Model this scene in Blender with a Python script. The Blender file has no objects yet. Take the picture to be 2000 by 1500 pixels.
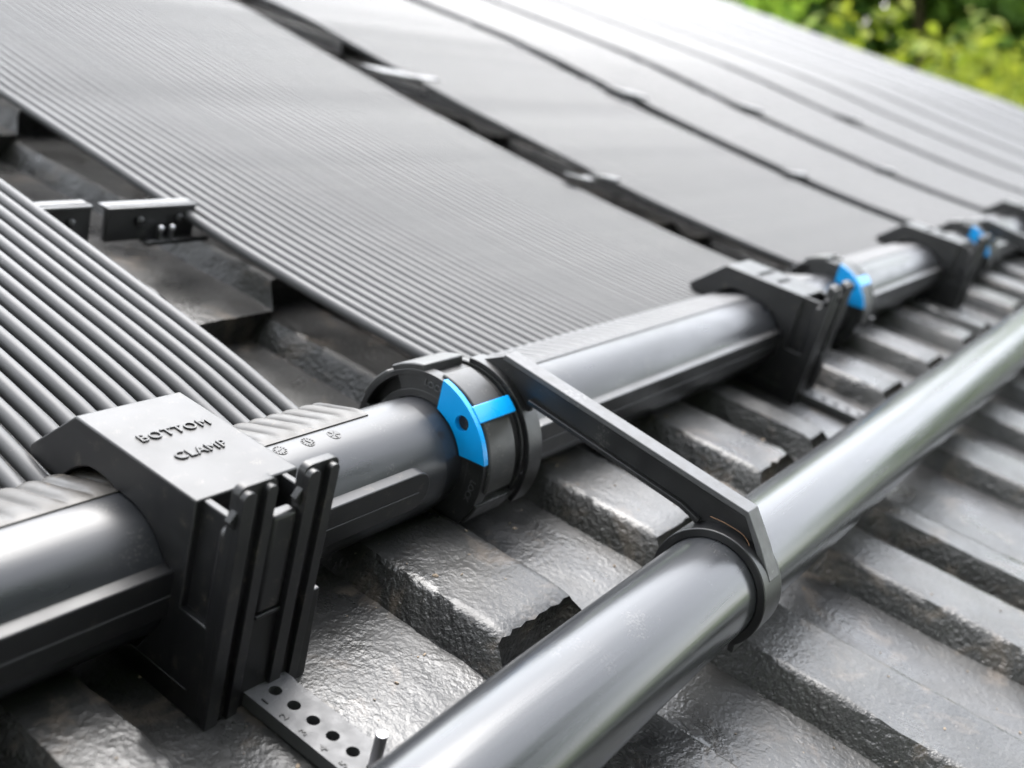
import bpy, bmesh, math, random
from mathutils import Vector, Matrix, noise
random.seed(7)
S = .001                                  # all part coordinates below are millimetres
sc = bpy.context.scene
C = sc.collection
PI = math.pi

# ------------------------------------------------------------------ camera
def unit(v):
    return Vector(v).normalized()
F = 2105.0
ax = unit((1490, -481, F))
ay0 = Vector((-3700, -2250, F)); ay = (ay0 - ay0.dot(ax) * ax).normalized()
az = ax.cross(ay)
TA = math.radians(3.8255)
ca, sa = math.cos(TA), math.sin(TA)
def to_world(c):                          # camera-optics vector -> world
    x, y, z = ax.dot(c), ay.dot(c), az.dot(c)
    return Vector((x, ca * y - sa * z, sa * y + ca * z))
right, up, back = to_world(Vector((1, 0, 0))), to_world(Vector((0, -1, 0))), to_world(Vector((0, 0, -1)))
cam = bpy.data.cameras.new('camera')
camo = bpy.data.objects.new('camera', cam); C.objects.link(camo)
camo.matrix_world = Matrix(((right.x, up.x, back.x, 0), (right.y, up.y, back.y, 0), (right.z, up.z, back.z, .257), (0, 0, 0, 1)))
cam.sensor_width = 36; cam.lens = 36 * F / 2000
cam.clip_start = .01; cam.clip_end = 2000
cam.dof.use_dof = True
cam.dof.focus_distance = .41
cam.dof.aperture_fstop = 8.2
cam.dof.aperture_blades = 0
sc.camera = camo

# ------------------------------------------------------------------ world, sun, exposure
SUN_EL, SUN_AZ = math.radians(56), math.radians(36)     # azimuth measured from +Y towards +X
w = bpy.data.worlds.new('World'); sc.world = w; w.use_nodes = True
nt = w.node_tree; bg = nt.nodes['Background']
sky = nt.nodes.new('ShaderNodeTexSky'); sky.sky_type = 'NISHITA'; sky.sun_disc = False
sky.sun_elevation = SUN_EL; sky.sun_rotation = SUN_AZ
sky.air_density = 1.0; sky.dust_density = 1.2; sky.ozone_density = 1.0
hs = nt.nodes.new('ShaderNodeHueSaturation'); hs.inputs['Saturation'].default_value = .22; hs.inputs['Value'].default_value = 1.0
nt.links.new(sky.outputs[0], hs.inputs['Color']); nt.links.new(hs.outputs[0], bg.inputs[0])
bg.inputs[1].default_value = .15
sd = bpy.data.lights.new('sun', 'SUN'); sd.energy = .9; sd.angle = math.radians(45); sd.color = (1, .97, .93)
so = bpy.data.objects.new('sun', sd); C.objects.link(so)
sdir = Vector((math.sin(SUN_AZ) * math.cos(SUN_EL), math.cos(SUN_AZ) * math.cos(SUN_EL), math.sin(SUN_EL)))
so.rotation_euler = sdir.to_track_quat('Z', 'Y').to_euler(); so.location = sdir * 5
sc.view_settings.view_transform = 'Standard'; sc.view_settings.look = 'None'
sc.view_settings.gamma = 1; sc.view_settings.exposure = 2.72

# ------------------------------------------------------------------ materials
def mat(name, base, rough=.4, spec=.5, metallic=0, dust=0, dust_col=(.35, .33, .30), dust_scale=900, streak=None,
        rough_var=.1, bump=0, bump_scale=400, bump_vec=None, coat=0, base2=None, mott_scale=60, sheen=0):
    m = bpy.data.materials.new(name); m.use_nodes = True
    n, l = m.node_tree.nodes, m.node_tree.links
    b = n['Principled BSDF']
    b.inputs['Specular IOR Level'].default_value = spec
    b.inputs['Metallic'].default_value = metallic
    b.inputs['Coat Weight'].default_value = coat
    tc = n.new('ShaderNodeTexCoord')
    mp = n.new('ShaderNodeMapping'); l.new(tc.outputs['Object'], mp.inputs[0])
    if streak: mp.inputs['Scale'].default_value = streak
    n1 = n.new('ShaderNodeTexNoise'); n1.inputs['Scale'].default_value = mott_scale; n1.inputs['Detail'].default_value = 6
    l.new(mp.outputs[0], n1.inputs['Vector'])
    rr = n.new('ShaderNodeMapRange'); rr.inputs[1].default_value = .3; rr.inputs[2].default_value = .7
    rr.inputs[3].default_value = max(.03, rough - rough_var); rr.inputs[4].default_value = rough + rough_var
    l.new(n1.outputs[0], rr.inputs[0]); l.new(rr.outputs[0], b.inputs['Roughness'])
    mx = n.new('ShaderNodeMix'); mx.data_type = 'RGBA'
    mx.inputs[6].default_value = (*base, 1); mx.inputs[7].default_value = (*(base2 or base), 1)
    l.new(n1.outputs[0], mx.inputs[0])
    col = mx.outputs[2]
    if dust:
        n2 = n.new('ShaderNodeTexNoise'); n2.inputs['Scale'].default_value = dust_scale; n2.inputs['Detail'].default_value = 3
        l.new(tc.outputs['Object'], n2.inputs['Vector'])
        n3 = n.new('ShaderNodeTexNoise'); n3.inputs['Scale'].default_value = dust_scale / 14; n3.inputs['Detail'].default_value = 2
        l.new(tc.outputs['Object'], n3.inputs['Vector'])
        ad = n.new('ShaderNodeMath'); ad.operation = 'MULTIPLY'
        l.new(n2.outputs[0], ad.inputs[0]); l.new(n3.outputs[0], ad.inputs[1])
        r2 = n.new('ShaderNodeMapRange'); r2.inputs[1].default_value = .36; r2.inputs[2].default_value = .44; r2.inputs[4].default_value = dust
        l.new(ad.outputs[0], r2.inputs[0])
        m2 = n.new('ShaderNodeMix'); m2.data_type = 'RGBA'; l.new(r2.outputs[0], m2.inputs[0])
        l.new(col, m2.inputs[6]); m2.inputs[7].default_value = (*dust_col, 1); col = m2.outputs[2]
    l.new(col, b.inputs['Base Color'])
    if bump:
        nb = n.new('ShaderNodeTexNoise'); nb.inputs['Scale'].default_value = bump_scale; nb.inputs['Detail'].default_value = 5
        if bump_vec:
            mb = n.new('ShaderNodeMapping'); mb.inputs['Scale'].default_value = bump_vec
            l.new(tc.outputs['Object'], mb.inputs[0]); l.new(mb.outputs[0], nb.inputs['Vector'])
        else: l.new(tc.outputs['Object'], nb.inputs['Vector'])
        bp = n.new('ShaderNodeBump'); bp.inputs['Distance'].default_value = bump; bp.inputs['Strength'].default_value = 1
        l.new(nb.outputs[0], bp.inputs['Height']); l.new(bp.outputs[0], b.inputs['Normal'])
    return m

M_PIPE = mat('black_header_plastic', (.012, .013, .016), .33, .6, dust=.08, rough_var=.07, streak=(.25, 1, 1), base2=(.022, .023, .026), mott_scale=90, bump=.00006, bump_scale=160, bump_vec=(.2, 1, 1))
M_FEED = mat('glossy_black_feed_pipe', (.010, .011, .013), .24, .75, dust=.08, rough_var=.04, streak=(.05, 1, 1), base2=(.04, .042, .046), mott_scale=260, bump=.00007, bump_scale=420, bump_vec=(.04, 1, 1))
M_CLAMP = mat('satin_black_moulding', (.007, .007, .008), .40, .5, dust=.3, dust_col=(.22, .19, .15), dust_scale=2600, rough_var=.06, base2=(.011, .011, .012), bump=.00003, bump_scale=2500)
M_ARM = mat('matt_black_bracket', (.008, .008, .009), .40, .6, dust=.1, rough_var=.08, base2=(.014, .014, .015), bump=.00004, bump_scale=1500)
M_TUBE = mat('black_collector_tube', (.058, .058, .060), .46, .24, dust=.14, rough_var=.06, streak=(1, .12, 1), base2=(.085, .085, .088), mott_scale=160, bump=.00003, bump_scale=300, bump_vec=(1, .1, 1))
M_FIN = mat('dusty_manifold_plastic', (.034, .031, .028), .45, .4, dust=.25, dust_col=(.22, .17, .12), dust_scale=400, base2=(.06, .055, .05), mott_scale=80, bump=.00005, bump_scale=600)
M_UNION = mat('grey_black_union_plastic', (.013, .013, .014), .46, .5, dust=.2, rough_var=.1, base2=(.03, .03, .03), mott_scale=120, bump=.00006, bump_scale=900)
M_BLUE = mat('bright_blue_plastic', (.0, .27, .66), .3, .55, rough_var=.04, base2=(.0, .30, .72), bump=.00002, bump_scale=1500)
M_METAL = mat('zinc_pin', (.42, .42, .44), .4, .5, metallic=1, rough_var=.08)
M_COPPER = mat('copper_wire', (.20, .11, .06), .5, .5, metallic=.3)
M_BAND = mat('weathered_grey_plastic', (.018, .018, .018), .42, .55, dust=.15, rough_var=.08, base2=(.035, .035, .035), mott_scale=150, bump=.00005, bump_scale=900)
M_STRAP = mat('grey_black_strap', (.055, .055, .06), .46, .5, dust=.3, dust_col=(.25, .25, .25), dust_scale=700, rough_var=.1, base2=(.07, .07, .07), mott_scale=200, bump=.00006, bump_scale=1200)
M_WALL = mat('cream_render', (.55, .52, .46), .8, .3, bump=.002, bump_scale=60, base2=(.48, .45, .40), mott_scale=4)
M_FASCIA = mat('dark_gutter_paint', (.05, .055, .055), .4, .5)
M_BARK = mat('bark', (.12, .09, .06), .85, .2, base2=(.06, .05, .035), mott_scale=12, bump=.02, bump_scale=14)

def roof_material():
    m = bpy.data.materials.new('black_painted_concrete_tile'); m.use_nodes = True
    n, l = m.node_tree.nodes, m.node_tree.links
    b = n['Principled BSDF']; tc = n.new('ShaderNodeTexCoord')
    def tex(scale, detail, vec=(1, 1, 1), dist=0, rough=.55):
        mp = n.new('ShaderNodeMapping'); mp.inputs['Scale'].default_value = vec; l.new(tc.outputs['Object'], mp.inputs[0])
        t = n.new('ShaderNodeTexNoise'); t.inputs['Scale'].default_value = scale; t.inputs['Detail'].default_value = detail
        t.inputs['Distortion'].default_value = dist; t.inputs['Roughness'].default_value = rough
        l.new(mp.outputs[0], t.inputs['Vector']); return t.outputs[0]
    def mr(src, a, b_, c, d):
        r = n.new('ShaderNodeMapRange'); l.new(src, r.inputs[0])
        for i, v in enumerate((a, b_, c, d)): r.inputs[i + 1].default_value = v
        return r.outputs[0]
    def mixc(f, c0, c1):
        x = n.new('ShaderNodeMix'); x.data_type = 'RGBA'; l.new(f, x.inputs[0])
        for k, c in ((6, c0), (7, c1)):
            if isinstance(c, tuple): x.inputs[k].default_value = (*c, 1)
            else: l.new(c, x.inputs[k])
        return x.outputs[2]
    big = tex(14, 5); col = mixc(mr(big, .35, .65, 0, 1), (.013, .013, .0135), (.040, .039, .037))
    dirt = tex(26, 8, (1, 1, 1), .6, .7)
    col = mixc(mr(dirt, .55, .72, 0, .6), col, (.17, .135, .105))
    gr = tex(420, 3); col = mixc(mr(gr, .70, .78, 0, .7), col, (.28, .25, .21))
    l.new(col, b.inputs['Base Color'])
    l.new(mr(tex(30, 6, (1, 1, 1), 0, .6), .3, .7, .22, .50), b.inputs['Roughness'])
    b.inputs['Specular IOR Level'].default_value = .62
    h1 = tex(360, 2, (1, 1, 1), 0, .5); h2 = tex(800, 3, (1, 1, 1), .2, .6); h3 = tex(40, 3, (1, 1, 1), .8)
    def add(a, b_, k):
        x = n.new('ShaderNodeMath'); x.operation = 'MULTIPLY_ADD'; l.new(b_, x.inputs[0]); x.inputs[1].default_value = k; l.new(a, x.inputs[2]); return x.outputs[0]
    h = add(add(h1, h2, .35), h3, 1.2)
    bp = n.new('ShaderNodeBump'); bp.inputs['Strength'].default_value = 1
    gm = n.new('ShaderNodeNewGeometry'); sx = n.new('ShaderNodeSeparateXYZ'); l.new(gm.outputs['True Normal'], sx.inputs[0])
    l.new(mr(sx.outputs[2], .3, .92, .0014, .00042), bp.inputs['Distance'])     # steep faces are rougher than the worn tops
    l.new(h, bp.inputs['Height']); l.new(bp.outputs[0], b.inputs['Normal'])
    return m
M_ROOF = roof_material()

def leaf_material(name, c0, c1):
    m = bpy.data.materials.new(name); m.use_nodes = True
    n, l = m.node_tree.nodes, m.node_tree.links
    b = n['Principled BSDF']; g = n.new('ShaderNodeNewGeometry')
    x = n.new('ShaderNodeMix'); x.data_type = 'RGBA'; l.new(g.outputs['Random Per Island'], x.inputs[0])
    x.inputs[6].default_value = (*c0, 1); x.inputs[7].default_value = (*c1, 1)
    l.new(x.outputs[2], b.inputs['Base Color']); b.inputs['Roughness'].default_value = .65; b.inputs['Specular IOR Level'].default_value = .25
    tr = n.new('ShaderNodeBsdfTranslucent'); l.new(x.outputs[2], tr.inputs[0])
    ms = n.new('ShaderNodeMixShader'); ms.inputs[0].default_value = .45
    l.new(b.outputs[0], ms.inputs[1]); l.new(tr.outputs[0], ms.inputs[2]); l.new(ms.outputs[0], n['Material Output'].inputs[0])
    return m
M_LEAF = [leaf_material('lime_leaf', (.12, .17, .014), (.31, .34, .035)), leaf_material('green_leaf', (.10, .20, .02), (.28, .40, .045)),
          leaf_material('deep_leaf', (.045, .10, .015), (.14, .24, .035))]
M_GRASS = mat('meadow', (.06, .12, .02), .8, .2, base2=(.13, .19, .04), mott_scale=1.5, bump=.05, bump_scale=6)

# ------------------------------------------------------------------ object helpers
def tag(o, label=None, cat=None, group=None, kind=None):
    if label: o['label'] = label
    if cat: o['category'] = cat
    if group: o['group'] = group
    if kind: o['kind'] = kind
    return o
def thing(name, loc, label, cat, group=None):
    o = bpy.data.objects.new(name, None); o.empty_display_size = .02
    C.objects.link(o); o.location = Vector(loc) * S
    return tag(o, label, cat, group)
def obj(name, bm, m, parent=None, smooth=35, bevel=0, seg=2, org=(0, 0, 0)):
    """link a bmesh given in mm (coordinates relative to org, in mm) as one mesh object"""
    bmesh.ops.recalc_face_normals(bm, faces=bm.faces)
    for v in bm.verts: v.co *= S
    me = bpy.data.meshes.new(name); bm.to_mesh(me); bm.free()
    me.materials.append(m)
    o = bpy.data.objects.new(name, me); C.objects.link(o)
    o.location = Vector(org) * S
    if parent: o.parent = parent
    if bevel:
        md = o.modifiers.new('bevel', 'BEVEL'); md.width = bevel * S; md.segments = seg; md.limit_method = 'ANGLE'
        md.angle_limit = math.radians(32); md.harden_normals = False
    if smooth:
        me.shade_smooth()
        try: me.set_sharp_from_angle(angle=math.radians(smooth))
        except Exception: pass
    return o
def nb(): return bmesh.new()
def box(bm, x0, x1, y0, y1, z0, z1):
    vs = [bm.verts.new((x, y, z)) for x in (x0, x1) for y in (y0, y1) for z in (z0, z1)]
    for f in ((0, 1, 3, 2), (4, 6, 7, 5), (0, 4, 5, 1), (2, 3, 7, 6), (0, 2, 6, 4), (1, 5, 7, 3)): bm.faces.new([vs[i] for i in f])
def prism_x(bm, poly, x0, x1):            # polygon of (y, z) extruded along X
    a = [bm.verts.new((x0, y, z)) for y, z in poly]; b = [bm.verts.new((x1, y, z)) for y, z in poly]
    bm.faces.new(a[::-1]); bm.faces.new(b); n = len(poly)
    for i in range(n): bm.faces.new((a[i], a[(i + 1) % n], b[(i + 1) % n], b[i]))
def prism_y(bm, poly, y0, y1):            # polygon of (x, z) extruded along Y
    a = [bm.verts.new((x, y0, z)) for x, z in poly]; b = [bm.verts.new((x, y1, z)) for x, z in poly]
    bm.faces.new(a); bm.faces.new(b[::-1]); n = len(poly)
    for i in range(n): bm.faces.new((a[i], b[i], b[(i + 1) % n], a[(i + 1) % n]))
def prism_holes_x(bm, outer, holes, x0, x1):     # plate in the YZ plane with holes
    prism_holes(bm, outer, holes, x0, x1, lambda u, v, d: (d, u, v))
def prism_holes(bm, outer, holes, d0, d1, f):
    from mathutils.geometry import tessellate_polygon
    loops = [outer] + holes
    tri = tessellate_polygon([[Vector((u, v, 0)) for u, v in L] for L in loops])
    flat = [p for L in loops for p in L]
    a = [bm.verts.new(f(u, v, d0)) for u, v in flat]; b = [bm.verts.new(f(u, v, d1)) for u, v in flat]
    for t in tri:
        try: bm.faces.new([a[i] for i in t]); bm.faces.new([b[i] for i in t][::-1])
        except ValueError: pass
    k = 0
    for L in loops:
        n = len(L)
        for i in range(n):
            i0, i1 = k + i, k + (i + 1) % n
            bm.faces.new((a[i0], a[i1], b[i1], b[i0]))
        k += n
def tube_x(bm, x0, x1, cy, cz, ro, ri=None, seg=64, a0=0, a1=360):   # pipe or ring along X (sector if a0..a1 < 360)
    full = abs(a1 - a0) >= 360
    n = seg if full else seg + 1
    angs = [math.radians(a0 + (a1 - a0) * i / seg) for i in range(n)]
    def loop(x, r): return [bm.verts.new((x, cy + r * math.cos(t), cz + r * math.sin(t))) for t in angs]
    o0, o1 = loop(x0, ro), loop(x1, ro)
    if ri is None:
        bm.faces.new(o0); bm.faces.new(o1[::-1])
        for i in range(n): bm.faces.new((o0[i], o0[(i + 1) % n], o1[(i + 1) % n], o1[i]))
        return
    i0, i1 = loop(x0, ri), loop(x1, ri)
    m = n if full else n - 1
    for i in range(m):
        j = (i + 1) % n
        bm.faces.new((o0[i], o0[j], o1[j], o1[i])); bm.faces.new((i0[i], i1[i], i1[j], i0[j]))
        bm.faces.new((o0[i], i0[i], i0[j], o0[j])); bm.faces.new((o1[i], o1[j], i1[j], i1[i]))
    if not full:
        for k in (0, -1): bm.faces.new((o0[k], o1[k], i1[k], i0[k]))
def rod_z(bm, x, y, z0, z1, r, seg=24, r1=None):
    r1 = r if r1 is None else r1
    a = [bm.verts.new((x + r * math.cos(2 * PI * i / seg), y + r * math.sin(2 * PI * i / seg), z0)) for i in range(seg)]
    b = [bm.verts.new((x + r1 * math.cos(2 * PI * i / seg), y + r1 * math.sin(2 * PI * i / seg), z1)) for i in range(seg)]
    bm.faces.new(a[::-1]); bm.faces.new(b)
    for i in range(seg): bm.faces.new((a[i], a[(i + 1) % seg], b[(i + 1) % seg], b[i]))
def arc(cy, cz, r, a0, a1, n): return [(cy + r * math.cos(math.radians(a0 + (a1 - a0) * i / n)), cz + r * math.sin(math.radians(a0 + (a1 - a0) * i / n))) for i in range(n + 1)]
def text(name, s, size, matrix, m, parent, depth=.35, space=1.0, offset=0):
    cu = bpy.data.curves.new(name, 'FONT'); cu.body = s; cu.size = size * S; cu.extrude = depth * S
    cu.align_x = 'CENTER'; cu.align_y = 'CENTER'; cu.space_character = space; cu.bevel_depth = .03 * S; cu.offset = offset * S
    t = bpy.data.objects.new(name + '_tmp', cu); C.objects.link(t)
    dg = bpy.context.evaluated_depsgraph_get(); me = bpy.data.meshes.new_from_object(t.evaluated_get(dg))
    bpy.data.objects.remove(t); bpy.data.curves.remove(cu)
    me.name = name; me.materials.clear(); me.materials.append(m)
    o = bpy.data.objects.new(name, me); C.objects.link(o); o.parent = parent
    o.matrix_local = matrix
    return o
def mtx(loc, xdir=(1, 0, 0), ydir=(0, 1, 0)):
    x = Vector(xdir).normalized(); y = Vector(ydir); y = (y - y.dot(x) * x).normalized(); z = x.cross(y)
    return Matrix(((x.x, y.x, z.x, loc[0] * S), (x.y, y.y, z.y, loc[1] * S), (x.z, y.z, z.z, loc[2] * S), (0, 0, 0, 1)))
def copy_tree(o, dx=0, parent=None):
    c = o.copy(); C.objects.link(c)
    if parent: c.parent = parent
    else: c.location = o.location + Vector((dx * S, 0, 0))
    for ch in list(o.children): copy_tree(ch, 0, c)
    return c

AY, AZ, RH = 247.5, 35.0, 26.2            # header pipe axis and radius

# ------------------------------------------------------------------ roof of the house
RISE = math.tan(TA)                       # the pitch seen from the tile faces
EXPO = 288.0
NOTCH = (199.0, 199.8, 201.4, 202.2)
def ridges():
    return [(0, 7, 60, 69), (130, 137, 186, 195), (259, 266, 313, 322), (344, 349, 377, 384)]
def profile(x, shift):
    u = (x - 303 - shift) % 501.0
    for a, b, c, d in ridges():
        if a <= u <= d:
            if u < b + 2: return 14 * (1 - (1 - (u - a) / (b + 2 - a)) ** 1.2)
            if u > c - 2: return 14 * (1 - (1 - (d - u) / (d - c + 2)) ** 1.2)
            return 14.0
    if NOTCH[0] <= u <= NOTCH[3]: return -3.0 * min(1, (u - NOTCH[0]) / .8, (NOTCH[3] - u) / .8)
    return 0.0
def xsamples(x0, x1, shift, step):
    xs = set()
    k0 = int((x0 - 303 - shift) // 501) - 1; k1 = int((x1 - 303 - shift) // 501) + 1
    for k in range(k0, k1 + 1):
        for r in ridges() + [NOTCH]:
            for i, q in enumerate(r): xs.add(round(303 + shift + 501 * k + q, 2))
            if r is not NOTCH: xs.add(round(303 + shift + 501 * k + r[1] + 2, 2)); xs.add(round(303 + shift + 501 * k + r[2] - 2, 2))
            if step < 20:
                for q in (.33, .66):
                    xs.add(round(303 + shift + 501 * k + r[0] + (r[1] - r[0]) * q, 2))
                    xs.add(round(303 + shift + 501 * k + r[2] + (r[3] - r[2]) * q, 2))
    if step < 200:
        x = x0
        while x < x1: xs.add(round(x, 2)); x += step
    xs |= {x0, x1}
    xs = sorted(x for x in xs if x0 <= x <= x1)
    out = [xs[0]]
    for x in xs[1:]:
        if x - out[-1] > .7: out.append(x)
    return out
def roof_edge(y): return 5600 + (y - 1000) * .35
def nz3(x, y, z): return noise.noise(Vector((x, y, z)))
def build_course(bm, k, x0, x1, step, ystep, rough):
    y0 = 155 + EXPO * k; z0 = RISE * EXPO * k; shift = 0 + (11.5 * k if k < 3 else 23)
    xs = xsamples(x0, x1, shift, step)
    ny = max(1, int((EXPO + 20) / ystep)) if ystep else 1
    rows = [(y0 + 1.5, z0 - RISE * EXPO - 1, 0), (y0 + .5, z0 - 9, .6)] + [(y0 + (EXPO + 20) * j / ny, z0, 1) for j in range(ny + 1)]
    grid = []
    for (y, zb, fl) in rows:
        row = []
        for x in xs:
            h = profile(x, shift)
            if y <= y0 + 2: y_ = y - 13 * (1 - max(0, h) / 14)
            else: y_ = y
            if fl == 0: z = zb; xx, yy = x, y_ + (rough * .6 * nz3(x * .12, 3, k) if rough else 0)
            else:
                z = zb + h; xx, yy = x, y_
                if rough:
                    a = nz3(x * .03, y * .03, k) * .7 + nz3(x * .12, y * .14, k + 9) * .45 + nz3(x * .4, y * .4, k + 5) * .3
                    side = 1.6 if 0 < h < 14 else 1
                    z += a * .85 * side * rough
                    xx += (nz3(x * .1, y * .12, k + 31) * .7 + nz3(x * .5, y * .5, k + 3) * .6) * rough
                    if y < y0 + 12: yy += (nz3(x * .16, 7, k) * 2.2 + nz3(x * .55, 2, k) * 1.0) * rough * (1 - (y - y0) / 12)
                    if y < y0 + 3: z -= 1.2 * (fl == 1)
            row.append(bm.verts.new((xx, yy, z)))
        grid.append(row)
    for a, b in zip(grid, grid[1:]):
        for i in range(len(xs) - 1): bm.faces.new((a[i], a[i + 1], b[i + 1], b[i]))
house = thing('house', (0, 0, -3000), 'low house whose black ribbed tile roof carries the solar panels', 'house')
hz = 3000
bm = nb()
for k in range(-2, 3):
    build_course(bm, k, -300, 1250, 4.5, 4.5, 1.0)
    build_course(bm, k, -3000, -300, 200, 0, 0)
    build_course(bm, k, 1250, 5300 if k < 0 else roof_edge(155 + EXPO * k), 14, 20, .0)
for k in range(3, 17):
    build_course(bm, k, -3000, roof_edge(155 + EXPO * k), 40 if k < 5 else 300, 0, 0)
# tile ends along the verge and the back slope
ro = obj('roof', bm, M_ROOF, house, smooth=50, org=(0, 0, hz))
bm = nb()
top = (155 + EXPO * 17); tz = RISE * EXPO * 17
box(bm, -3000, roof_edge(top) - 40, top - 30, top + 90, tz - 40, tz + 45)
obj('ridge_cap', bm, M_ROOF, house, bevel=20, seg=3, org=(0, 0, hz))
bm = nb()                                  # verge capping that follows the slanting edge
for k in range(-2, 17):
    y0 = 155 + EXPO * k; e0, e1 = roof_edge(y0), roof_edge(y0 + EXPO); z0 = RISE * EXPO * k
    a = [bm.verts.new(p) for p in ((e0 - 70, y0 - 6, z0 + 22), (e0 + 12, y0 - 6, z0 + 22), (e0 + 12, y0 - 6, z0 - 40), (e0 - 70, y0 - 6, z0 - 40))]
    b = [bm.verts.new(p) for p in ((e1 - 70, y0 + EXPO - 8, z0 + 20), (e1 + 12, y0 + EXPO - 8, z0 + 20), (e1 + 12, y0 + EXPO - 8, z0 - 38), (e1 - 70, y0 + EXPO - 8, z0 - 38))]
    bm.faces.new(a); bm.faces.new(b[::-1])
    for i in range(4): bm.faces.new((a[i], b[i], b[(i + 1) % 4], a[(i + 1) % 4]))
obj('verge_tile_row', bm, M_ROOF, house, bevel=6, org=(0, 0, hz))
bm = nb()
wall_poly = [(-2700, -280), (roof_edge(-300) - 250, -280), (roof_edge(top) - 250, top), (-2700, top)]
a = [bm.verts.new((x, y, -3000)) for x, y in wall_poly]; b = [bm.verts.new((x, y, -60 if y < 0 else tz - 120)) for x, y in wall_poly]
bm.faces.new(a[::-1]); bm.faces.new(b)
for i in range(4): bm.faces.new((a[i], a[(i + 1) % 4], b[(i + 1) % 4], b[i]))
obj('wall', bm, M_WALL, house, org=(0, 0, hz))
bm = nb(); prism_x(bm, [(-455, -60), (-455, -150), (-540, -150), (-545, -75), (-538, -75), (-532, -142), (-463, -142), (-463, -60)], -3000, roof_edge(-420))
obj('gutter', bm, M_FASCIA, house, org=(0, 0, hz))

# ground
bm = nb(); n = 24
g = [[bm.verts.new((x * 1000, y * 1000, -3000 + 0)) for x in range(-600, 601, 50)] for y in range(-600, 601, 50)]
for j in range(24):
    for i in range(24): bm.faces.new((g[j][i], g[j][i + 1], g[j + 1][i + 1], g[j + 1][i]))
tag(obj('ground', bm, M_GRASS), kind='structure')

# ------------------------------------------------------------------ solar panels
def zprof(y, lift=0):
    pts = [(262, 56), (283, 49.5), (330, 50), (380, 51.5), (450, 55), (520, 60.5), (600, 68), (700, 77), (850, 95), (950, 108), (1050, 115), (1200, 121.5), (1500, 138), (2200, 185), (3400, 268)]
    for (a, za), (b, zb) in zip(pts, pts[1:]):
        if y <= b:
            return za + (zb - za) * (y - a) / (b - a)
    return pts[-1][1]
def zleft(y):
    pts = [(262, 56), (283, 50), (320, 56.5), (350, 60.5), (390, 64.5), (430, 68.5), (475, 73), (520, 77), (700, 90), (1000, 112), (1500, 146), (2200, 192), (3400, 272)]
    for (a, za), (b, zb) in zip(pts, pts[1:]):
        if y <= b: return za + (zb - za) * (y - a) / (b - a)
    return pts[-1][1]
PITCH = 9.12; RT = 3.38
def ypoints(fine):
    ys = [276, 283, 300, 320, 340, 362, 385, 410, 435, 460, 490, 520, 560, 600, 650, 700, 775, 850, 900, 950, 1000, 1050, 1125, 1200, 1500, 2200, 3400]
    return ys if fine else ys[::2] + [3400]
def tube_mesh(bm, x, zf, fine, seg, wob):
    rings = []
    for y in ypoints(fine):
        t = min(1, max(0, (y - 283) / 120)); f = math.sin(min(y, 3400) * .0023 + wob * 3) * .7 * wob * t
        cz = zf(max(y, 283)) - RT + (wob * .35 * t * math.sin(y * .011 + wob * 9))
        rings.append([bm.verts.new((x + f + RT * math.cos(2 * PI * i / seg), y, cz + RT * math.sin(2 * PI * i / seg))) for i in range(seg)])
    for a, b in zip(rings, rings[1:]):
        for i in range(seg): bm.faces.new((a[i], a[(i + 1) % seg], b[(i + 1) % seg], b[i]))
    bm.faces.new(rings[0]); bm.faces.new(rings[-1][::-1])
def fin_mesh(bm, x0, x1, zc, phase):       # moulded manifold sheet with a bump over every tube
    step = PITCH / 14; nx = int(round((x1 - x0) / step))
    prof = [(250.6, 60.0, 0), (250.9, 61.5, 0), (252.5, 61.6, .05), (254.5, 61.3, .3), (258, 60.4, .65), (261, 59.3, .85), (264, 58.2, .95), (268, 56.8, .95), (273, 55.2, 1), (278, 53.4, 1), (281, 51.8, .95), (283, 49.4, .9), (284, 45.5, .8), (284, 38, 0), (262, 36, 0)]
    grid = []
    for i in range(nx + 1):
        x = x0 + (x1 - x0) * i / nx
        uu = ((x - phase) / PITCH + .5) % 1.0 * 2 - 1; wv = math.sqrt(max(0, 1 - (abs(uu) * .98) ** 2.4))
        grid.append([bm.verts.new((x, y, z + amp * (3.4 * wv - 2.2))) for y, z, amp in prof])
    m = len(prof)
    for a, b in zip(grid, grid[1:]):
        for j in range(m): bm.faces.new((a[j], a[(j + 1) % m], b[(j + 1) % m], b[j]))
    bm.faces.new(grid[0][::-1]); bm.faces.new(grid[-1])
SPANS = [(-150, 322, -165, 340), (422, 872, 408, 888), (952, 1377, 938, 1378), (1437, 1755, 1420, 1770), (1815, 2215, 1800, 2230),
         (2275, 2655, 2260, 2670), (2715, 3090, 2700, 3105), (3150, 3530, 3135, 3545), (3590, 3970, 3575, 3985), (4030, 4410, 4015, 4425), (4470, 4850, 4455, 4865), (4910, 5290, 4895, 5300)]
WHERE = ['leftmost panel under the lettered clamp, its separate black tubes cropped by the frame', 'wide ribbed panel filling the middle, right of the strap bracket gap',
         'third black ribbed panel, just beyond the wide dark gap with two bright straps', 'fourth panel, beyond the second thin dark gap',
         'fifth panel, beyond the grey gap with one pale strap', 'sixth panel from the lettered clamp, softly blurred', 'seventh panel from the lettered clamp, softly blurred',
         'eighth panel from the lettered clamp, pale and blurred', 'ninth panel from the lettered clamp, pale and blurred', 'tenth panel from the lettered clamp, strongly blurred',
         'second last black panel before the greenery', 'last black panel beside the roof edge and greenery']
panels = []
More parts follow.
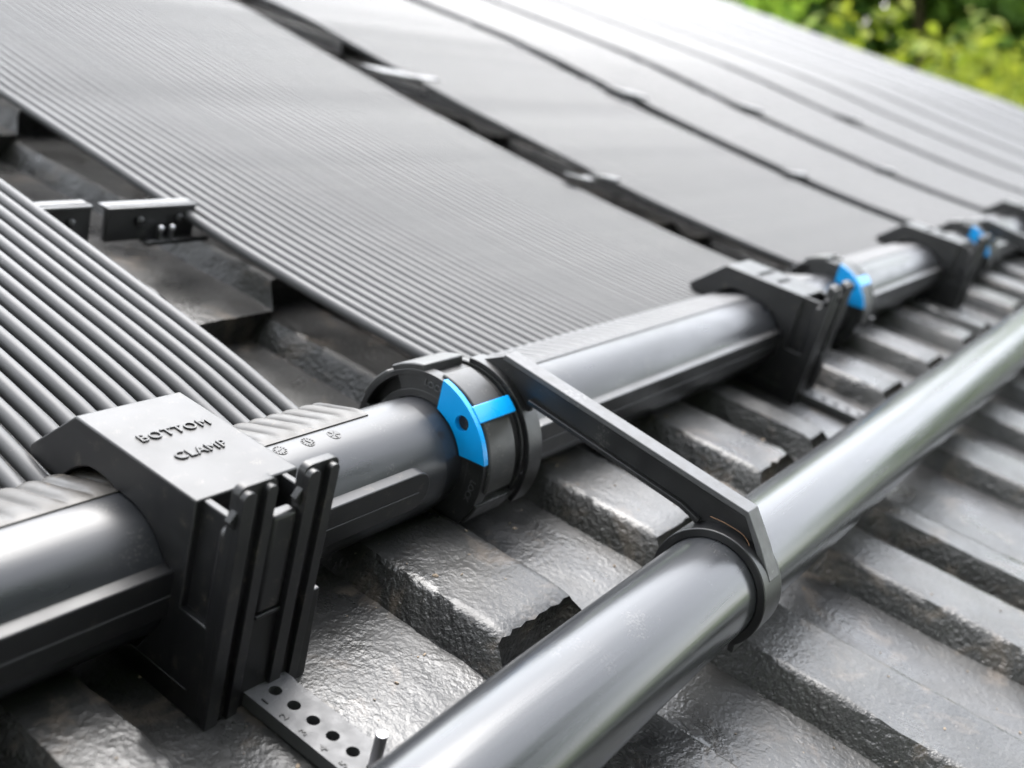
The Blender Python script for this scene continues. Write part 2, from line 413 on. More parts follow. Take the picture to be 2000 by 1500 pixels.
for i, (x0, x1, h0, h1) in enumerate(SPANS):
    P = thing('solar_panel', ((x0 + x1) / 2, AY, 20), WHERE[i], 'solar panel', 'black tube solar pool panels along the roof')
    panels.append(P); px, py, pz = (x0 + x1) / 2, AY, 20
    off = (-px, -py, -pz)
    seg = 96 if i < 3 else 32
    bm = nb(); tube_x(bm, h0 - 10, h1 + 10, AY, AZ, RH, seg=seg)
    for xa, xb in ((h0 - 10.02, h0 - 26), (h1 + 10.02, h1 + 26)):      # necks that slip into the unions
        a_ = [bm.verts.new((xa, AY + RH * math.cos(2 * PI * t / seg), AZ + RH * math.sin(2 * PI * t / seg))) for t in range(seg)]
        b_ = [bm.verts.new((xb, AY + 1 + 24.7 * math.cos(2 * PI * t / seg), AZ + .4 + 24.7 * math.sin(2 * PI * t / seg))) for t in range(seg)]
        for t in range(seg): bm.faces.new((a_[t], a_[(t + 1) % seg], b_[(t + 1) % seg], b_[t]))
    hd = obj('header_pipe', bm, M_PIPE, P, org=off)
    # front rail with a rounded end and its fine mould seam
    bm = nb()
    zt, zb_ = 48.2, 30.5; xr = h1 - 4; zm = (zt + zb_) / 2; rr = (zt - zb_) / 2; xl = h0 + 4
    poly = [(xl + rr - rr * math.sin(math.radians(a)), zm - rr * math.cos(math.radians(a))) for a in range(0, 181, 15)] + [(xr - rr + rr * math.sin(math.radians(a)), zm + rr * math.cos(math.radians(a))) for a in range(0, 181, 15)]
    prism_y(bm, poly, 219.6, 232)
    fl = obj('front_rail', bm, M_CLAMP, P, bevel=.5, org=off)
    bm = nb(); box(bm, xl + 8, xr - 7, 219.2, 219.8, 38.6, 39.0)
    obj('mould_seam', bm, M_STRAP, fl, smooth=0, org=(0, 0, 0))
    if i < 3:
        zf = zleft if i == 0 else zprof
        ph = x1 - RT - .2
        bm = nb(); fin_mesh(bm, x0 - 4, x1 + 3.2, 0, ph)
        obj('manifold_fin', bm, M_FIN if i == 0 else M_TUBE, P, smooth=60, org=off)
        cnt = int((x1 - x0) / PITCH)
        protos = []
        for v in range(5):
            bm = nb(); tube_mesh(bm, 0, zf, True, 14, random.uniform(-.22, .22))
            o = obj('tube', bm, M_TUBE, P, smooth=60); protos.append(o)
        for c in range(cnt):
            if c < 5: o = protos[c]
            else: o = protos[random.randrange(5)].copy(); C.objects.link(o)
            o.parent = P; o.location = Vector((ph - c * PITCH - px + random.uniform(-.12, .12), -py, -pz + random.uniform(-.1, .12))) * S
    else:
        bm = nb(); cnt = int((x1 - x0) / PITCH)
        box(bm, x0, x1, 262, 283, 40, 56)
        obj('manifold_fin', bm, M_TUBE, P, bevel=2, org=off)
        bm = nb()
        xs = []
        for c in range(cnt * 8 + 1): xs.append((x0 + (x1 - x0) * c / (cnt * 8), (5.5, 1.9, .8, .2, 0, .2, .8, 1.9)[c % 8]))
        rings = []
        for y in ypoints(False):
            rings.append([bm.verts.new((x, y, zprof(max(y, 283)) - d)) for x, d in xs] + [bm.verts.new((x1, y, zprof(max(y, 283)) - 7)), bm.verts.new((x0, y, zprof(max(y, 283)) - 7))])
        for a, b in zip(rings, rings[1:]):
            m = len(a)
            for q in range(m): bm.faces.new((a[q], a[(q + 1) % m], b[(q + 1) % m], b[q]))
        bm.faces.new(rings[0]); bm.faces.new(rings[-1][::-1])
        tb = obj('tube_bank', bm, M_TUBE, P, smooth=70, org=off)

# moulded date wheels on the first header, pressed into its top
P0 = panels[0]; off0 = Vector(((SPANS[0][0] + SPANS[0][1]) / 2, AY, 20))
for (sx, dy, spin, hands) in ((271.0, 93, .2, 1), (285.3, 93.5, -.6, 2), (299.3, 94.5, .9, 3)):
    phi = math.radians(dy)
    cpos = Vector((sx, AY + (RH + .02) * math.cos(phi), AZ + (RH + .02) * math.sin(phi)))
    up_ = Vector((0, -math.sin(phi), math.cos(phi))) * -1
    M = mtx(cpos - off0, (1, 0, 0), up_ if up_.y > 0 else -up_)
    bm = nb()
    rod_z(bm, 0, 0, -.3, .06, 3.0, 32)
    for t in range(12 if hands != 3 else 5):
        a = 2 * PI * t / (12 if hands != 3 else 5) + spin
        q0 = 1.9 if hands != 3 else .8
        c0, s0 = math.cos(a), math.sin(a)
        wv = .17
        pts = [(q0 * c0 - wv * s0, q0 * s0 + wv * c0), (q0 * c0 + wv * s0, q0 * s0 - wv * c0), (2.6 * c0 + wv * s0, 2.6 * s0 - wv * c0), (2.6 * c0 - wv * s0, 2.6 * s0 + wv * c0)]
        lo = [bm.verts.new((x, y, 0)) for x, y in pts]; hi = [bm.verts.new((x, y, .28)) for x, y in pts]
        bm.faces.new(hi)
        for i in range(4): bm.faces.new((lo[i], lo[(i + 1) % 4], hi[(i + 1) % 4], hi[i]))
    if hands < 3:
        a = spin * 2; c0, s0 = math.cos(a), math.sin(a); wv = .2
        pts = [(-1.2 * c0 - wv * s0, -1.2 * s0 + wv * c0), (-1.2 * c0 + wv * s0, -1.2 * s0 - wv * c0), (1.2 * c0 + wv * s0, 1.2 * s0 - wv * c0), (1.2 * c0 - wv * s0, 1.2 * s0 + wv * c0)]
        hi = [bm.verts.new((x, y, .3)) for x, y in pts]; lo = [bm.verts.new((x, y, 0)) for x, y in pts]; bm.faces.new(hi)
        for i in range(4): bm.faces.new((lo[i], lo[(i + 1) % 4], hi[(i + 1) % 4], hi[i]))
    o = obj('date_wheel', bm, M_CLAMP, P0, smooth=0); o.matrix_local = M

# ------------------------------------------------------------------ bottom clamps
def make_clamp(label):
    K = thing('bottom_clamp', (225, 248, 0), label, 'pipe clamp', 'black bottom clamps holding the header pipe')
    org = (-225, -248, 0)
    hook = [(282, 50.5), (280.4, 51.5), (276, 56.5), (271.5, 60), (267, 62.2), (262.9, 62.8), (258, 62.6), (254, 62)] + \
           [(AY + (RH + .3) * math.cos(math.radians(a)), AZ + (RH + .3) * math.sin(math.radians(a))) for a in range(78, 151, 6)] + [(222.6, 48.4), (221.2, 48.2)]
    low = [(221.2, 30), (232, 10), (245, 4.5), (262, 8), (276, 22), (285, 22), (285, 0)]
    def side(front_top, front_bot): return hook + low + [(front_bot, 0), (front_top, 77), (276.5, 77), (299.4, 55), (299.4, 51.8), (296, 50)]
    bm = nb()
    # left flank: full behind y=216, recessed panel in front of it above the block
    def slab(x0, x1, yf0, yf1, ztop=77): prism_x(bm, hook + low + [(yf1, 0), (yf0, ztop), (276.5, 77), (299.4, 55), (299.4, 51.8), (296, 50)], x0, x1)
    slab(203.5, 246.6, 214.4, 214.4)
    body = obj('clamp_body', bm, M_CLAMP, K, bevel=.9, seg=3, org=org)
    # lower front block
    bm = nb()
    poly = [(203.5, 216), (203.5, 202.2)] + [(206.7 + 3.2 * math.cos(math.radians(a)), 201 + 3.2 * math.sin(math.radians(a))) for a in (190, 210, 230, 250, 270)] + [(249.5, 197.0), (249.5, 216)]
    lo = [bm.verts.new((x, y - (1.2 if y < 210 else 0), 0)) for x, y in poly]; hi = [bm.verts.new((x, y, 37)) for x, y in poly]
    bm.faces.new(lo[::-1]); bm.faces.new(hi)
    for i in range(len(poly)): bm.faces.new((lo[i], lo[(i + 1) % len(poly)], hi[(i + 1) % len(poly)], hi[i]))
    obj('front_block', bm, M_CLAMP, K, bevel=.5, org=org)
    bm = nb()                               # fine parting line near the foot
    box(bm, 206.5, 249.4, 197.0, 197.35, 9.4, 9.7); box(bm, 203.25, 203.6, 206, 284, 9.4, 9.7)
    obj('parting_line', bm, M_STRAP, K, smooth=0, org=org)
    # side cheeks between the top plate and the front, with the rounded corner pillar
    for nm, xa, xb in (('left', 206.4, 209.4), ('right', 238.8, 241.6)):
        bm = nb(); box(bm, xa, xb, 199.5, 217, 36.8, 76.4)
        obj('cheek', bm, M_CLAMP, K, bevel=.5, org=org)
    bm = nb()
    rod_z(bm, 206.8, 201.2, 36.6, 71.2, 3.25, 28)
    bmesh.ops.create_uvsphere(bm, u_segments=28, v_segments=12, radius=3.25, matrix=Matrix.Translation((206.8, 201.2, 71.2)))
    obj('corner_pillar', bm, M_CLAMP, K, smooth=50, org=org)
    # pocket web and central front panel
    bm = nb(); box(bm, 209.3, 238.9, 201.5, 203.6, 36.5, 70)
    obj('front_panel', bm, M_CLAMP, K, bevel=.9, seg=3, org=org)
    bm = nb(); box(bm, 219.6, 229.8, 196.3, 201.6, 38.2, 75.6)
    obj('tongue', bm, M_CLAMP, K, bevel=1.5, seg=4, org=org)
    bm = nb(); box(bm, 219.2, 230, 195.9, 199.2, 36.4, 37.9)
    obj('tongue_stop', bm, M_CLAMP, K, bevel=.3, org=org)
    # the two grooved upright latch bars that stand above the top plate
    for dx in (0.0, 26.9):
        bm = nb()
        def bar(x0, x1, y0, y1, z1, bot=-1.0, neck=0):
            r = min(3.2, (x1 - x0) / 2 - .01)
            cx0, cx1 = x0 + r, x1 - r
            p = [(x0, bot), (x1, bot)] + [(cx1 + r * math.cos(math.radians(a)), z1 - r + r * math.sin(math.radians(a))) for a in range(0, 91, 15)] + [(cx0 + r * math.cos(math.radians(a)), z1 - r + r * math.sin(math.radians(a))) for a in range(90, 181, 15)]
            prism_y(bm, p, y0, y1)
        lo_x, hi_x = 203.3 + dx, 219.0 + dx
        tilt = 2.8 if dx else 0
        bar(lo_x, hi_x, 197.2, 200.4, 90.6, 3)
        bar(lo_x + .1, lo_x + 5.2, 194.7, 197.5, 89.6, 0)
        bar(lo_x + 9.4, lo_x + 13.6, 194.7, 197.5, 89.6, 0)
        b = obj('latch_bar', bm, M_CLAMP, K, bevel=.5, seg=3, org=org)
        bm = nb(); prism_y(bm, [(lo_x - 2.5, 79.6), (lo_x - .2, 76.6), (lo_x + .6, 76.6), (lo_x + .6, 83), (lo_x - .1, 82.6)], 196.6, 199.1)
        obj('latch_tooth', bm, M_CLAMP, b, bevel=.2, org=(0, 0, 0))
    # numbered foot strap with its holes
    hx, r = 229.6, 2.35
    holes = [[(hx + r * math.cos(2 * PI * a / 28), 190.8 - 9.2 * h + r * math.sin(2 * PI * a / 28)) for a in range(28)] for h in range(6)]
    rnd = random.Random(3); edge = []
    y = 198.6
    while y > 141: edge.append((239.1 + rnd.uniform(-.35, .25) - (.0 if y > 190 else .5), y)); y -= 1.6
    outer = [(220.6, 198.6), (220.6, 138.5), (236.5, 138.5)] + edge[::-1]
    bm = nb(); prism_holes(bm, outer, [h[::-1] for h in holes], .6, 6.0, lambda u, v, d: (u, v, d))
    st = obj('foot_strap', bm, M_STRAP, K, smooth=30, bevel=.25, seg=2, org=org)
    for h in range(5):
        text('number', str(h + 1), 4.4, mtx((223.1, 188.6 - 9.2 * h, 6.02)), M_CLAMP, st, .3)
    # raised lettering
    text('lettering', 'BOTTOM', 6.3, mtx((226.0 - 225, 253.4 - 248, 77.0)), M_CLAMP, K, .6, 1.17)
    text('lettering', 'CLAMP', 6.3, mtx((225.2 - 225, 238.6 - 248, 77.0)), M_CLAMP, K, .6, 1.1)
    return K
c1 = make_clamp('black clamp lettered BOTTOM CLAMP in the left foreground, in sharp focus')
for (x, lab) in ((735, 'black bottom clamp in the middle distance, just left of the second blue tab'),
                 (1205, 'small blurred bottom clamp beyond the second blue tab, left of the third one'),
                 (1735, 'farthest bottom clamp, its dark hook beside the right frame edge')):
    c = copy_tree(c1, x - 203.5); c['label'] = lab

# zinc pin standing in the sixth hole of the front strap
p = thing('metal_pin', (229.6, 144.8, 6), 'short bright metal pin standing at the end of the numbered foot strap', 'pin')
bm = nb(); rod_z(bm, 0, 0, -5.5, 14.2, 2.05, 32); obj('pin_shank', bm, M_METAL, p, bevel=.25)

# ------------------------------------------------------------------ union couplings with blue locking tabs
def make_union(x, label):
    U = thing('pipe_union', (x, AY + 1.2, AZ + .3), label, 'pipe coupling', 'union couplings between the header pipes')
    bm = nb()                               # left flange ring with recess pockets
    tube_x(bm, 6, 8, 0, 0, 36.6, 28.0, 96)
    tube_x(bm, 0, 7, 0, 0, 37.6, 35.2, 96)
    tube_x(bm, 0, 7, 0, 0, 28.6, 25.2, 96)
    for a0, a1 in ((56, 226), (300, 332), (6, 14)): tube_x(bm, .1, 7, 0, 0, 35.4, 28.4, 32, a0, a1)
    obj('flange_ring', bm, M_UNION, U, bevel=.4)
    bm = nb(); tube_x(bm, 7.8, 30, 0, 0, 35.8, 27, 96); obj('drum', bm, M_UNION, U, bevel=.6)
    bm = nb(); tube_x(bm, .4, 29, 0, 0, 40.4, 35.6, 24, 52, 80); tube_x(bm, .4, 29, 0, 0, 39.2, 35.6, 16, 18, 47)
    obj('grip_lug', bm, M_BAND, U, bevel=.7)
    bm = nb(); tube_x(bm, 2.6, 22.5, 0, 0, 39.2, 35.6, 48, 93, 186)
    obj('saddle_band', bm, M_BAND, U, bevel=.8)
    bm = nb(); tube_x(bm, 1, 29, 0, 0, 39, 35.0, 10, 196, 214); tube_x(bm, 1, 29, 0, 0, 39, 35.0, 10, 236, 262); tube_x(bm, 1, 29, 0, 0, 39, 35.0, 10, 290, 330)
    obj('lower_lug', bm, M_UNION, U, bevel=.7)
    bm = nb(); tube_x(bm, 30.6, 35.5, 0, 0, 37.4, 26.4, 96); tube_x(bm, 30.6, 44, 0, 0, 31, 26.4, 96); tube_x(bm, 31, 39, 0, 0, 40, 36, 8, 182, 194)
    obj('right_ring', bm, M_UNION, U, bevel=.6)
    # blue tab
    R1, R0 = 39.8, 26.4
    outer = arc(0, 0, R1, 100, 163, 20) + arc(0, 0, R0, 157, 106, 12)
    hc = (32.9 * math.cos(math.radians(131)), 32.9 * math.sin(math.radians(131)))
    hole = [(hc[0] + 3.7 * math.cos(-2 * PI * a / 28), hc[1] + 3.7 * math.sin(-2 * PI * a / 28)) for a in range(28)]
    bm = nb(); prism_holes_x(bm, outer, [hole], -2.8, .2)
    tb = obj('blue_locking_tab', bm, M_BLUE, U, smooth=0)
    bm = nb(); tube_x(bm, -.2, 27.5, 0, 0, 40.2, 37.4, 8, 124.5, 136.5)
    obj('tab_arm', bm, M_BLUE, tb, bevel=.4)
    # small moulded lettering on the flange
    for s, a, sz in (('LOCK', 92, 4.2), ('LOCK', 188, 4.2)):
        t = math.radians(a); rd = Vector((0, math.cos(t), math.sin(t)))
        # seen from -X: text runs clockwise, its top pointing outwards
        xd = Vector((-1, 0, 0)).cross(rd) * -1
        pos = rd * 32.6 + Vector((-.05, 0, 0))
        text('lettering', s, sz, mtx(pos, xd, rd), M_STRAP, U, .25)
    return U
u1 = make_union(363, 'union coupling with sharp blue locking tab, beside the strap arm in the middle')
for (x, lab) in ((898, 'second union coupling, blurred, its blue tab behind the middle clamp'),
                 (1388, 'third union coupling, a small blurred blue tab near the right edge')):
    c = copy_tree(u1, x - 363); c['label'] = lab

# ------------------------------------------------------------------ feed pipe and its support arms
FY, FZ, RF = 109.4, 32.2, 22.0
fp = thing('feed_pipe', (395, FY, FZ), 'thick glossy black supply pipe crossing the lower right foreground', 'pipe')
bm = nb(); rings = []
for gx in [-300, -100, 0, 60, 110, 150, 190, 230, 270, 310, 350, 400, 500, 650, 800, 1000, 1300, 1700, 2400, 4000]:
    f = min(8, 3.7 * (max(0, 400 - gx) / 203) ** 1.7) if gx < 400 else -2.6 * min(1, (gx - 400) / 800)      # the pipe sags a little towards its near end
    rings.append([bm.verts.new((gx - 395, -.88 * f + RF * math.cos(2 * PI * t / 128), -.44 * f + RF * math.sin(2 * PI * t / 128))) for t in range(128)])
for a, b in zip(rings, rings[1:]):
    for t in range(128): bm.faces.new((a[t], a[(t + 1) % 128], b[(t + 1) % 128], b[t]))
bm.faces.new(rings[0]); bm.faces.new(rings[-1][::-1])
obj('pipe_wall', bm, M_FEED, fp, org=(0, 0, 0))
bm = nb(); tube_x(bm, 3602, 3650, 2.3, 1.1, RF + 4, None, 48); obj('end_cap', bm, M_ARM, fp, bevel=2)

def make_arm(x, label):
    A = thing('support_arm', (x, FY, FZ), label, 'pipe bracket', 'support arms between header and feed pipe')
    ox, oy, oz = x, FY, FZ
    def rel(pts): return [(y - oy, z - oz) for y, z in pts]
    topline = [(250.5, 74.2), (236, 83.2), (233, 83.0), (105.6, 69.6), (95.4, 57.5), (87.2, 46.2)]
    # web
    ur = [(AY + 38.2 * math.cos(math.radians(a)), AZ + 38.2 * math.sin(math.radians(a))) for a in range(140, 84, -8)]
    lr = [(FY + 23.5 * math.cos(math.radians(a)), FZ + 23.5 * math.sin(math.radians(a))) for a in range(118, 44, -10)][::-1]
    web = [(94.8, 54.5), (96, 50)] + [(FY + 23.5 * math.cos(math.radians(a)), FZ + 23.5 * math.sin(math.radians(a))) for a in range(120, 40, -10)] + [(134, 56.5), (216, 66.8)] + ur + [(250, 74.0), (236, 82.0), (106, 68.5)]
    bm = nb(); prism_x(bm, rel(web), 3.6, 6.4)
    obj('web', bm, M_ARM, A, bevel=.3)
    def strip(pts, th):                     # ribbon of thickness th below a line
        out = []
        n = len(pts)
        for i, (y, z) in enumerate(pts):
            a = Vector(pts[max(0, i - 1)]); b = Vector(pts[min(n - 1, i + 1)]); d = (b - a).normalized(); nn = Vector((-d.y, d.x))
            if nn.y > 0: nn = -nn
            if i == n - 1 and n > 3: nn = Vector((.75, -.66))
            out.append((y + nn.x * th, z + nn.y * th))
        return list(pts) + out[::-1]
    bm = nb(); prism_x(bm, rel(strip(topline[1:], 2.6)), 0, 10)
    obj('top_flange', bm, M_STRAP, A, bevel=.35)  # paler plastic than the web imitates bright sky reflected on the flange top
    bm = nb(); prism_x(bm, rel(strip([(218, 68.4), (134, 58.6), (124, 55.6)], 2.2)), .4, 9.6)
    obj('bottom_flange', bm, M_ARM, A, bevel=.3)
    bm = nb(); tube_x(bm, -1.5, 9.5, AY - oy, AZ - oz, 40.0, 37.7, 40, 82, 205)
    obj('upper_saddle', bm, M_ARM, A, bevel=.3)
    bm = nb(); tube_x(bm, -5.5, 12.5, 0, 0, 25.9, 22.15, 72, -5, 222)
    t = math.radians(222)
    cy, cz = 23.7 * math.cos(t), 23.7 * math.sin(t)
    prism_x(bm, [(cy - 1.6, cz + 1.5), (cy + 1.2, cz + .5), (cy + .6, cz - 5), (cy - 2.2, cz - 5)], -5.5, 12.5)
    obj('pipe_ring', bm, M_ARM, A, bevel=.45)
    return A
a1 = make_arm(395, 'black arm from the blue tabbed union to the feed pipe, in focus')
a2 = copy_tree(a1, 1420 - 395); a2['label'] = 'blurred far support arm at the right frame edge, by the third blue tab'

# scrap of copper wire lying on the arm's ring
cu = bpy.data.curves.new('copper_wire', 'CURVE'); cu.dimensions = '3D'; cu.bevel_depth = .17 * S; cu.bevel_resolution = 3
sp = cu.splines.new('BEZIER'); pts = [(394, 119.5, 60.4), (394.5, 111, 60.5), (395, 102.2, 58.2), (394.2, 100.5, 56.0), (393.4, 102.5, 56.8)]
sp.bezier_points.add(len(pts) - 1)
for bpnt, q in zip(sp.bezier_points, pts): bpnt.co = Vector(q) * S; bpnt.handle_left_type = bpnt.handle_right_type = 'AUTO'
tmp = bpy.data.objects.new('tmpc', cu); C.objects.link(tmp)
me = bpy.data.meshes.new_from_object(tmp.evaluated_get(bpy.context.evaluated_depsgraph_get())); bpy.data.objects.remove(tmp)
me.name = 'copper_wire'; me.materials.clear(); me.materials.append(M_COPPER)
o = bpy.data.objects.new('copper_wire', me); C.objects.link(o)
tag(o, 'thin copper coloured wire scrap lying where the arm meets the feed pipe ring', 'wire')

# ------------------------------------------------------------------ strap brackets in the panel gaps
def make_bracket(x0, x1, y, z0, z1, label, screw=True, rot=0):
    B = thing('panel_bracket', (x0, y, z0), label, 'bracket', 'brackets in the gaps between the panels')
    L, H = x1 - x0, z1 - z0
    bm = nb(); box(bm, 0, L, 0, 4.5, 0, H); obj('plate', bm, M_ARM, B, bevel=1.2, seg=3)
    bm = nb(); box(bm, 0, L, -1.2, 10, H - 2.2, H); obj('top_lip', bm, M_ARM, B, bevel=.8)
    if screw:
        for sx in ((L * .45,) if L < 60 else (L * .35, L * .8)):
            bm = nb()
            bmesh.ops.create_uvsphere(bm, u_segments=18, v_segments=10, radius=3.0, matrix=Matrix.Translation((sx, -.9, H * .58)) @ Matrix.Diagonal((1, .6, 1, 1)))
            obj('screw', bm, M_ARM, B, smooth=60)
    return B
bl = make_bracket(300, 365.5, 500, 41, 64.5, 'dark upright bracket plate standing left of the narrow slot between two brackets')
br = make_bracket(374, 436, 498, 42, 63, 'dark upright bracket plate tucked under the wide middle panel, with screw heads')
t = thing('bracket_clip', (398, 492, 40), 'low dark clip with two round studs under the middle panel edge', 'clip')
bm = nb(); box(bm, 0, 46, 0, 8, 0, 3.2); obj('clip_plate', bm, M_ARM, t, bevel=1)
for sx in (10, 18):
    bm = nb(); bmesh.ops.create_uvsphere(bm, u_segments=16, v_segments=10, radius=2.2, matrix=Matrix.Translation((sx, 1.5, 10))); box(bm, sx - 1, sx + 1, .5, 3, 2, 10)
    obj('stud', bm, M_METAL, t, smooth=60)
def flat_strap(x0, x1, y, z, dy, label):
    B = thing('panel_strap', ((x0 + x1) / 2, y, z), label, 'strap', 'pale straps bridging the panel gaps')
    L = (x1 - x0) / 2
    bm = nb(); prism_y(bm, [(-L, 2), (-L * .4, 0), (L * .5, -3), (L, -2.5), (L, .5), (L * .5, 0), (-L * .4, 3), (-L, 5)], -dy / 2, dy / 2)
    obj('strap_plate', bm, M_STRAP, B, bevel=.6)
    return B
flat_strap(893, 994, 783, 86, 30, 'bright white strap lying across the dark gap, upper middle of the picture')
flat_strap(866, 908, 500, 63.5, 12, 'left half of the thin pale strap pair low in the wide dark gap')
flat_strap(912, 958, 500, 62.5, 12, 'right half of the thin pale strap pair low in the wide dark gap')
flat_strap(380, 424, 1010, 112, 24, 'thin strap at the very top of the first wide dark gap')
flat_strap(300, 395, 800, 85, 30, 'pale strap at the left frame edge under the middle panel')
flat_strap(1370, 1445, 757, 89, 36, 'pale strap bridging the second gap, in the upper right')
flat_strap(1372, 1442, 480, 60, 14, 'small strap low in the second gap, above the middle clamp')
flat_strap(1748, 1822, 730, 85, 40, 'pale strap bridging the third gap, upper right')
flat_strap(1748, 1822, 470, 60, 14, 'small blurred strap low in the third gap')
flat_strap(2208, 2282, 700, 82, 44, 'faint pale strap in the fourth gap, farthest to the upper right')

# ------------------------------------------------------------------ trees beyond the roof
def make_tree(x, y, base, height, cr, mat_i, label, seed, leaf=.07, dens=2600):
    grp = 'added trees blocking the low sky behind the viewer' if 'viewer' in label else 'trees beyond the roof edge'
    rnd = random.Random(seed)
    T = bpy.data.objects.new('broadleaf_tree', None); C.objects.link(T); T.location = (x, y, base)
    tag(T, label, 'tree', grp)
    def limb(bm, a, b, r0, r1, seg=7):
        a, b = Vector(a), Vector(b); d = (b - a).normalized(); u = d.orthogonal().normalized(); v = d.cross(u)
        A = [bm.verts.new(a + (u * math.cos(2 * PI * i / seg) + v * math.sin(2 * PI * i / seg)) * r0) for i in range(seg)]
        B = [bm.verts.new(b + (u * math.cos(2 * PI * i / seg) + v * math.sin(2 * PI * i / seg)) * r1) for i in range(seg)]
        for i in range(seg): bm.faces.new((A[i], A[(i + 1) % seg], B[(i + 1) % seg], B[i]))
        bm.faces.new(A[::-1]); bm.faces.new(B)
    bm = nb(); th = height * .42
    limb(bm, (0, 0, 0), (0, 0, th), cr * .09, cr * .06)
    cl = []
    for i in range(11):
        a = i * 2.4 + rnd.random(); rad = cr * rnd.uniform(.3, .85); zz = height * rnd.uniform(.5, .93)
        tip = (rad * math.cos(a), rad * math.sin(a), zz); limb(bm, (0, 0, th * rnd.uniform(.7, 1)), tip, cr * .035, cr * .01, 5); cl.append(Vector(tip))
    cl += [Vector((0, 0, height * .9)), Vector((0, 0, height * .65))]
    me = bpy.data.meshes.new('trunk'); bm.to_mesh(me); bm.free(); me.materials.append(M_BARK); o = bpy.data.objects.new('trunk', me); C.objects.link(o); o.parent = T
    bm = nb()
    for c in range(dens):
        ctr = cl[rnd.randrange(len(cl))]; r = cr * .46 * rnd.random() ** .45
        d = Vector((rnd.gauss(0, 1), rnd.gauss(0, 1), rnd.gauss(0, .75))).normalized(); q = ctr + d * r
        s = leaf * rnd.uniform(.6, 1.4); nrm = (d + Vector((rnd.gauss(0, .6), rnd.gauss(0, .6), rnd.gauss(.5, .6)))).normalized(); u = nrm.orthogonal().normalized()
        u = (Matrix.Rotation(rnd.random() * 6.28, 3, nrm) @ u); v = nrm.cross(u)
        vs = [bm.verts.new(q + u * s * a + v * s * b * .5 + nrm * s * k) for a, b, k in ((-1, 0, 0), (0, -1, .15), (1, 0, 0), (0, 1, .15))]
        bm.faces.new(vs)
    me = bpy.data.meshes.new('crown'); bm.to_mesh(me); bm.free(); me.materials.append(M_LEAF[mat_i]); o = bpy.data.objects.new('crown', me); C.objects.link(o); o.parent = T
    return T
TREES = [(10.5, 2.2, 3.4, 1.5, 0, 'lime green leafy tree nearest the roof edge at the right frame side'), (10.0, 4.4, 3.6, 1.5, 1, 'mid green tree just beyond the roof edge, left part of the greenery'),
         (11.5, 6.2, 3.8, 1.7, 0, 'yellow green tree at the left end of the greenery'), (12.5, .6, 3.6, 1.6, 0, 'bright tree in the top right corner of the picture'),
         (13.5, 3.4, 4.2, 1.8, 2, 'deep green tree standing behind the lime green one'), (13.8, 5.6, 4.3, 1.8, 1, 'green tree in the second row behind the left greenery'),
         (9.0, .5, 2.6, 1.3, 1, 'low green tree half hidden below the roof edge'), (15.5, 1.8, 4.8, 2.0, 1, 'tall green tree in the back row at the right'),
         (15.5, 7.8, 4.8, 2.0, 2, 'dark green tree in the back row at the left'), (17.5, 4.6, 5.4, 2.3, 0, 'large yellow green tree in the back row centre'),
         (9.4, 6.9, 3.4, 1.4, 2, 'dark green tree near the ragged upper roof edge'), (17.5, -1.8, 5.0, 2.1, 2, 'dark green tree outside the right frame side'), (17, -6.0, 5.2, 2.3, 1, 'tall tree farther down the row, outside the right frame side'), (18, 13.0, 5.6, 2.5, 1, 'tall tree up the row, outside the top of the frame'),
         (20, 9.5, 6.0, 2.6, 1, 'big green tree far behind the left greenery'), (21, 1.5, 6.2, 2.7, 0, 'big light green tree far behind the right greenery')]
for i, (x, y, h, cr, mi, lab) in enumerate(TREES):
    if x > 13: make_tree(x + 1, y, -3, h * 1.3, cr * 1.35, mi, lab, 100 + i, .15, 4600)  # back row enlarged to screen low sky and cut glare on far panels
    else: make_tree(x, y, -3, h, cr, mi, lab, 100 + i, .085)
for i, (az_, dist, h) in enumerate(((150, 5.2, 8.6), (172, 4.9, 9.2), (194, 5.3, 9.0), (216, 5.0, 9.6), (238, 5.2, 9.3), (260, 5.0, 9.8), (282, 5.4, 9.2), (303, 6.0, 9.4))):  # unseen trees added to darken the low sky that pipes and clamps reflect
    a_ = math.radians(az_)
    make_tree(dist * math.sin(a_), dist * math.cos(a_), -3, h, 2.5, 2, 'tall dark tree in front of the house, outside the picture behind the viewer', 300 + i, .26, 1500)
# loose shrubs filling the bank under the trees
rnd = random.Random(5); bm = nb()
for i in range(26000):
    x = rnd.uniform(7.2, 26); y = rnd.uniform(-6, 14); s = rnd.uniform(.05, .13)
    zt = -3 + (.9 + .9 * (0.5 + noise.noise(Vector((x * .5, y * .5, 0))))) * rnd.random() ** .5
    if x < 8.2: zt = -3 + (zt + 3) * .4
    nrm = Vector((rnd.gauss(0, .6), rnd.gauss(0, .6), 1)).normalized(); u = nrm.orthogonal().normalized(); u = Matrix.Rotation(rnd.random() * 6.28, 3, nrm) @ u; v = nrm.cross(u); q = Vector((x, y, zt))
    bm.faces.new([bm.verts.new(q + u * s * a + v * s * b * .5) for a, b in ((-1, 0), (0, -1), (1, 0), (0, 1))])
me = bpy.data.meshes.new('shrubbery'); bm.to_mesh(me); bm.free(); me.materials.append(M_LEAF[0])
o = bpy.data.objects.new('shrubbery', me); C.objects.link(o)
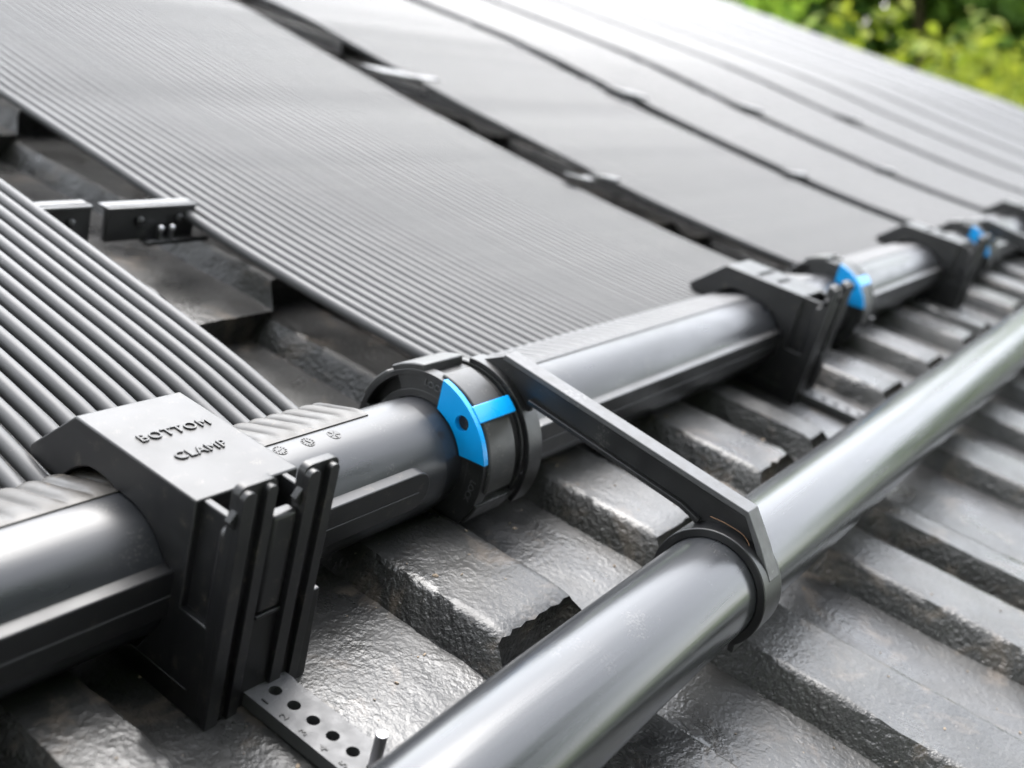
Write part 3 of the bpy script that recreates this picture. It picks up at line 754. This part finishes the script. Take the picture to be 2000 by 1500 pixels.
tag(o, 'yellow green ground cover growing below the trees beyond the roof', 'shrubs', kind='stuff')

# crumpled fold of bitumen membrane on the lower tile
bm = nb(); rows = []
for j in range(26):
    row = []
    for i in range(34):
        u, v = i / 33, j / 25
        e = min(1, 6 * min(u, 1 - u)) * min(1, 6 * min(v, 1 - v))
        fold = abs(math.sin(u * 7 + v * 5 + 1.6 * nz3(u * 3, v * 3, 4))) ** .6
        row.append(bm.verts.new((u * 44 - 22 + 3 * nz3(u * 5, v * 5, 1), v * 22 - 11 + 3 * nz3(u * 5, v * 5, 2) + u * 6, .4 + e * (3.6 * fold + 1.8 * nz3(u * 9, v * 9, 8)))))
    rows.append(row)
for a, b in zip(rows, rows[1:]):
    for i in range(33): bm.faces.new((a[i], a[i + 1], b[i + 1], b[i]))
t = obj('membrane_scrap', bm, M_ROOF, smooth=70, org=(350, 84, -19.6))
t.modifiers.new('solid', 'SOLIDIFY').thickness = .0006
tag(t, 'crumpled black membrane scrap on the tiles at the bottom edge, right of the feed pipe', 'membrane scrap')

# grit and flakes lying on the tiles
rg = random.Random(11); bm = nb()
for i in range(900):
    k = rg.choice((-1, 0, 0, 0, 1)); x = rg.uniform(60, 800) if k >= 0 else rg.uniform(300, 900); y = 155 + EXPO * k + rg.uniform(3, 280)
    sh = 11.5 * k; z = RISE * EXPO * k + profile(x, sh); 
    if 0 < profile(x, sh) < 14: continue
    q = rg.random() ** 2.2; rad = .22 + .75 * q
    m4 = Matrix.Translation((x, y, z + rad * .25)) @ Matrix.Rotation(rg.random() * 6, 4, 'Z') @ Matrix.Rotation(rg.random() * .8, 4, 'X') @ Matrix.Diagonal((rad * rg.uniform(.8, 1.8), rad, rad * rg.uniform(.25, .6), 1))
    bmesh.ops.create_icosphere(bm, subdivisions=1, radius=1, matrix=m4)
M_GRIT = mat('pale_grit', (.34, .27, .20), .9, .2, base2=(.12, .10, .085), mott_scale=40)
tag(obj('grit', bm, M_GRIT, smooth=0), 'fine pale grit and flakes scattered over the black tiles', 'grit', kind='stuff')
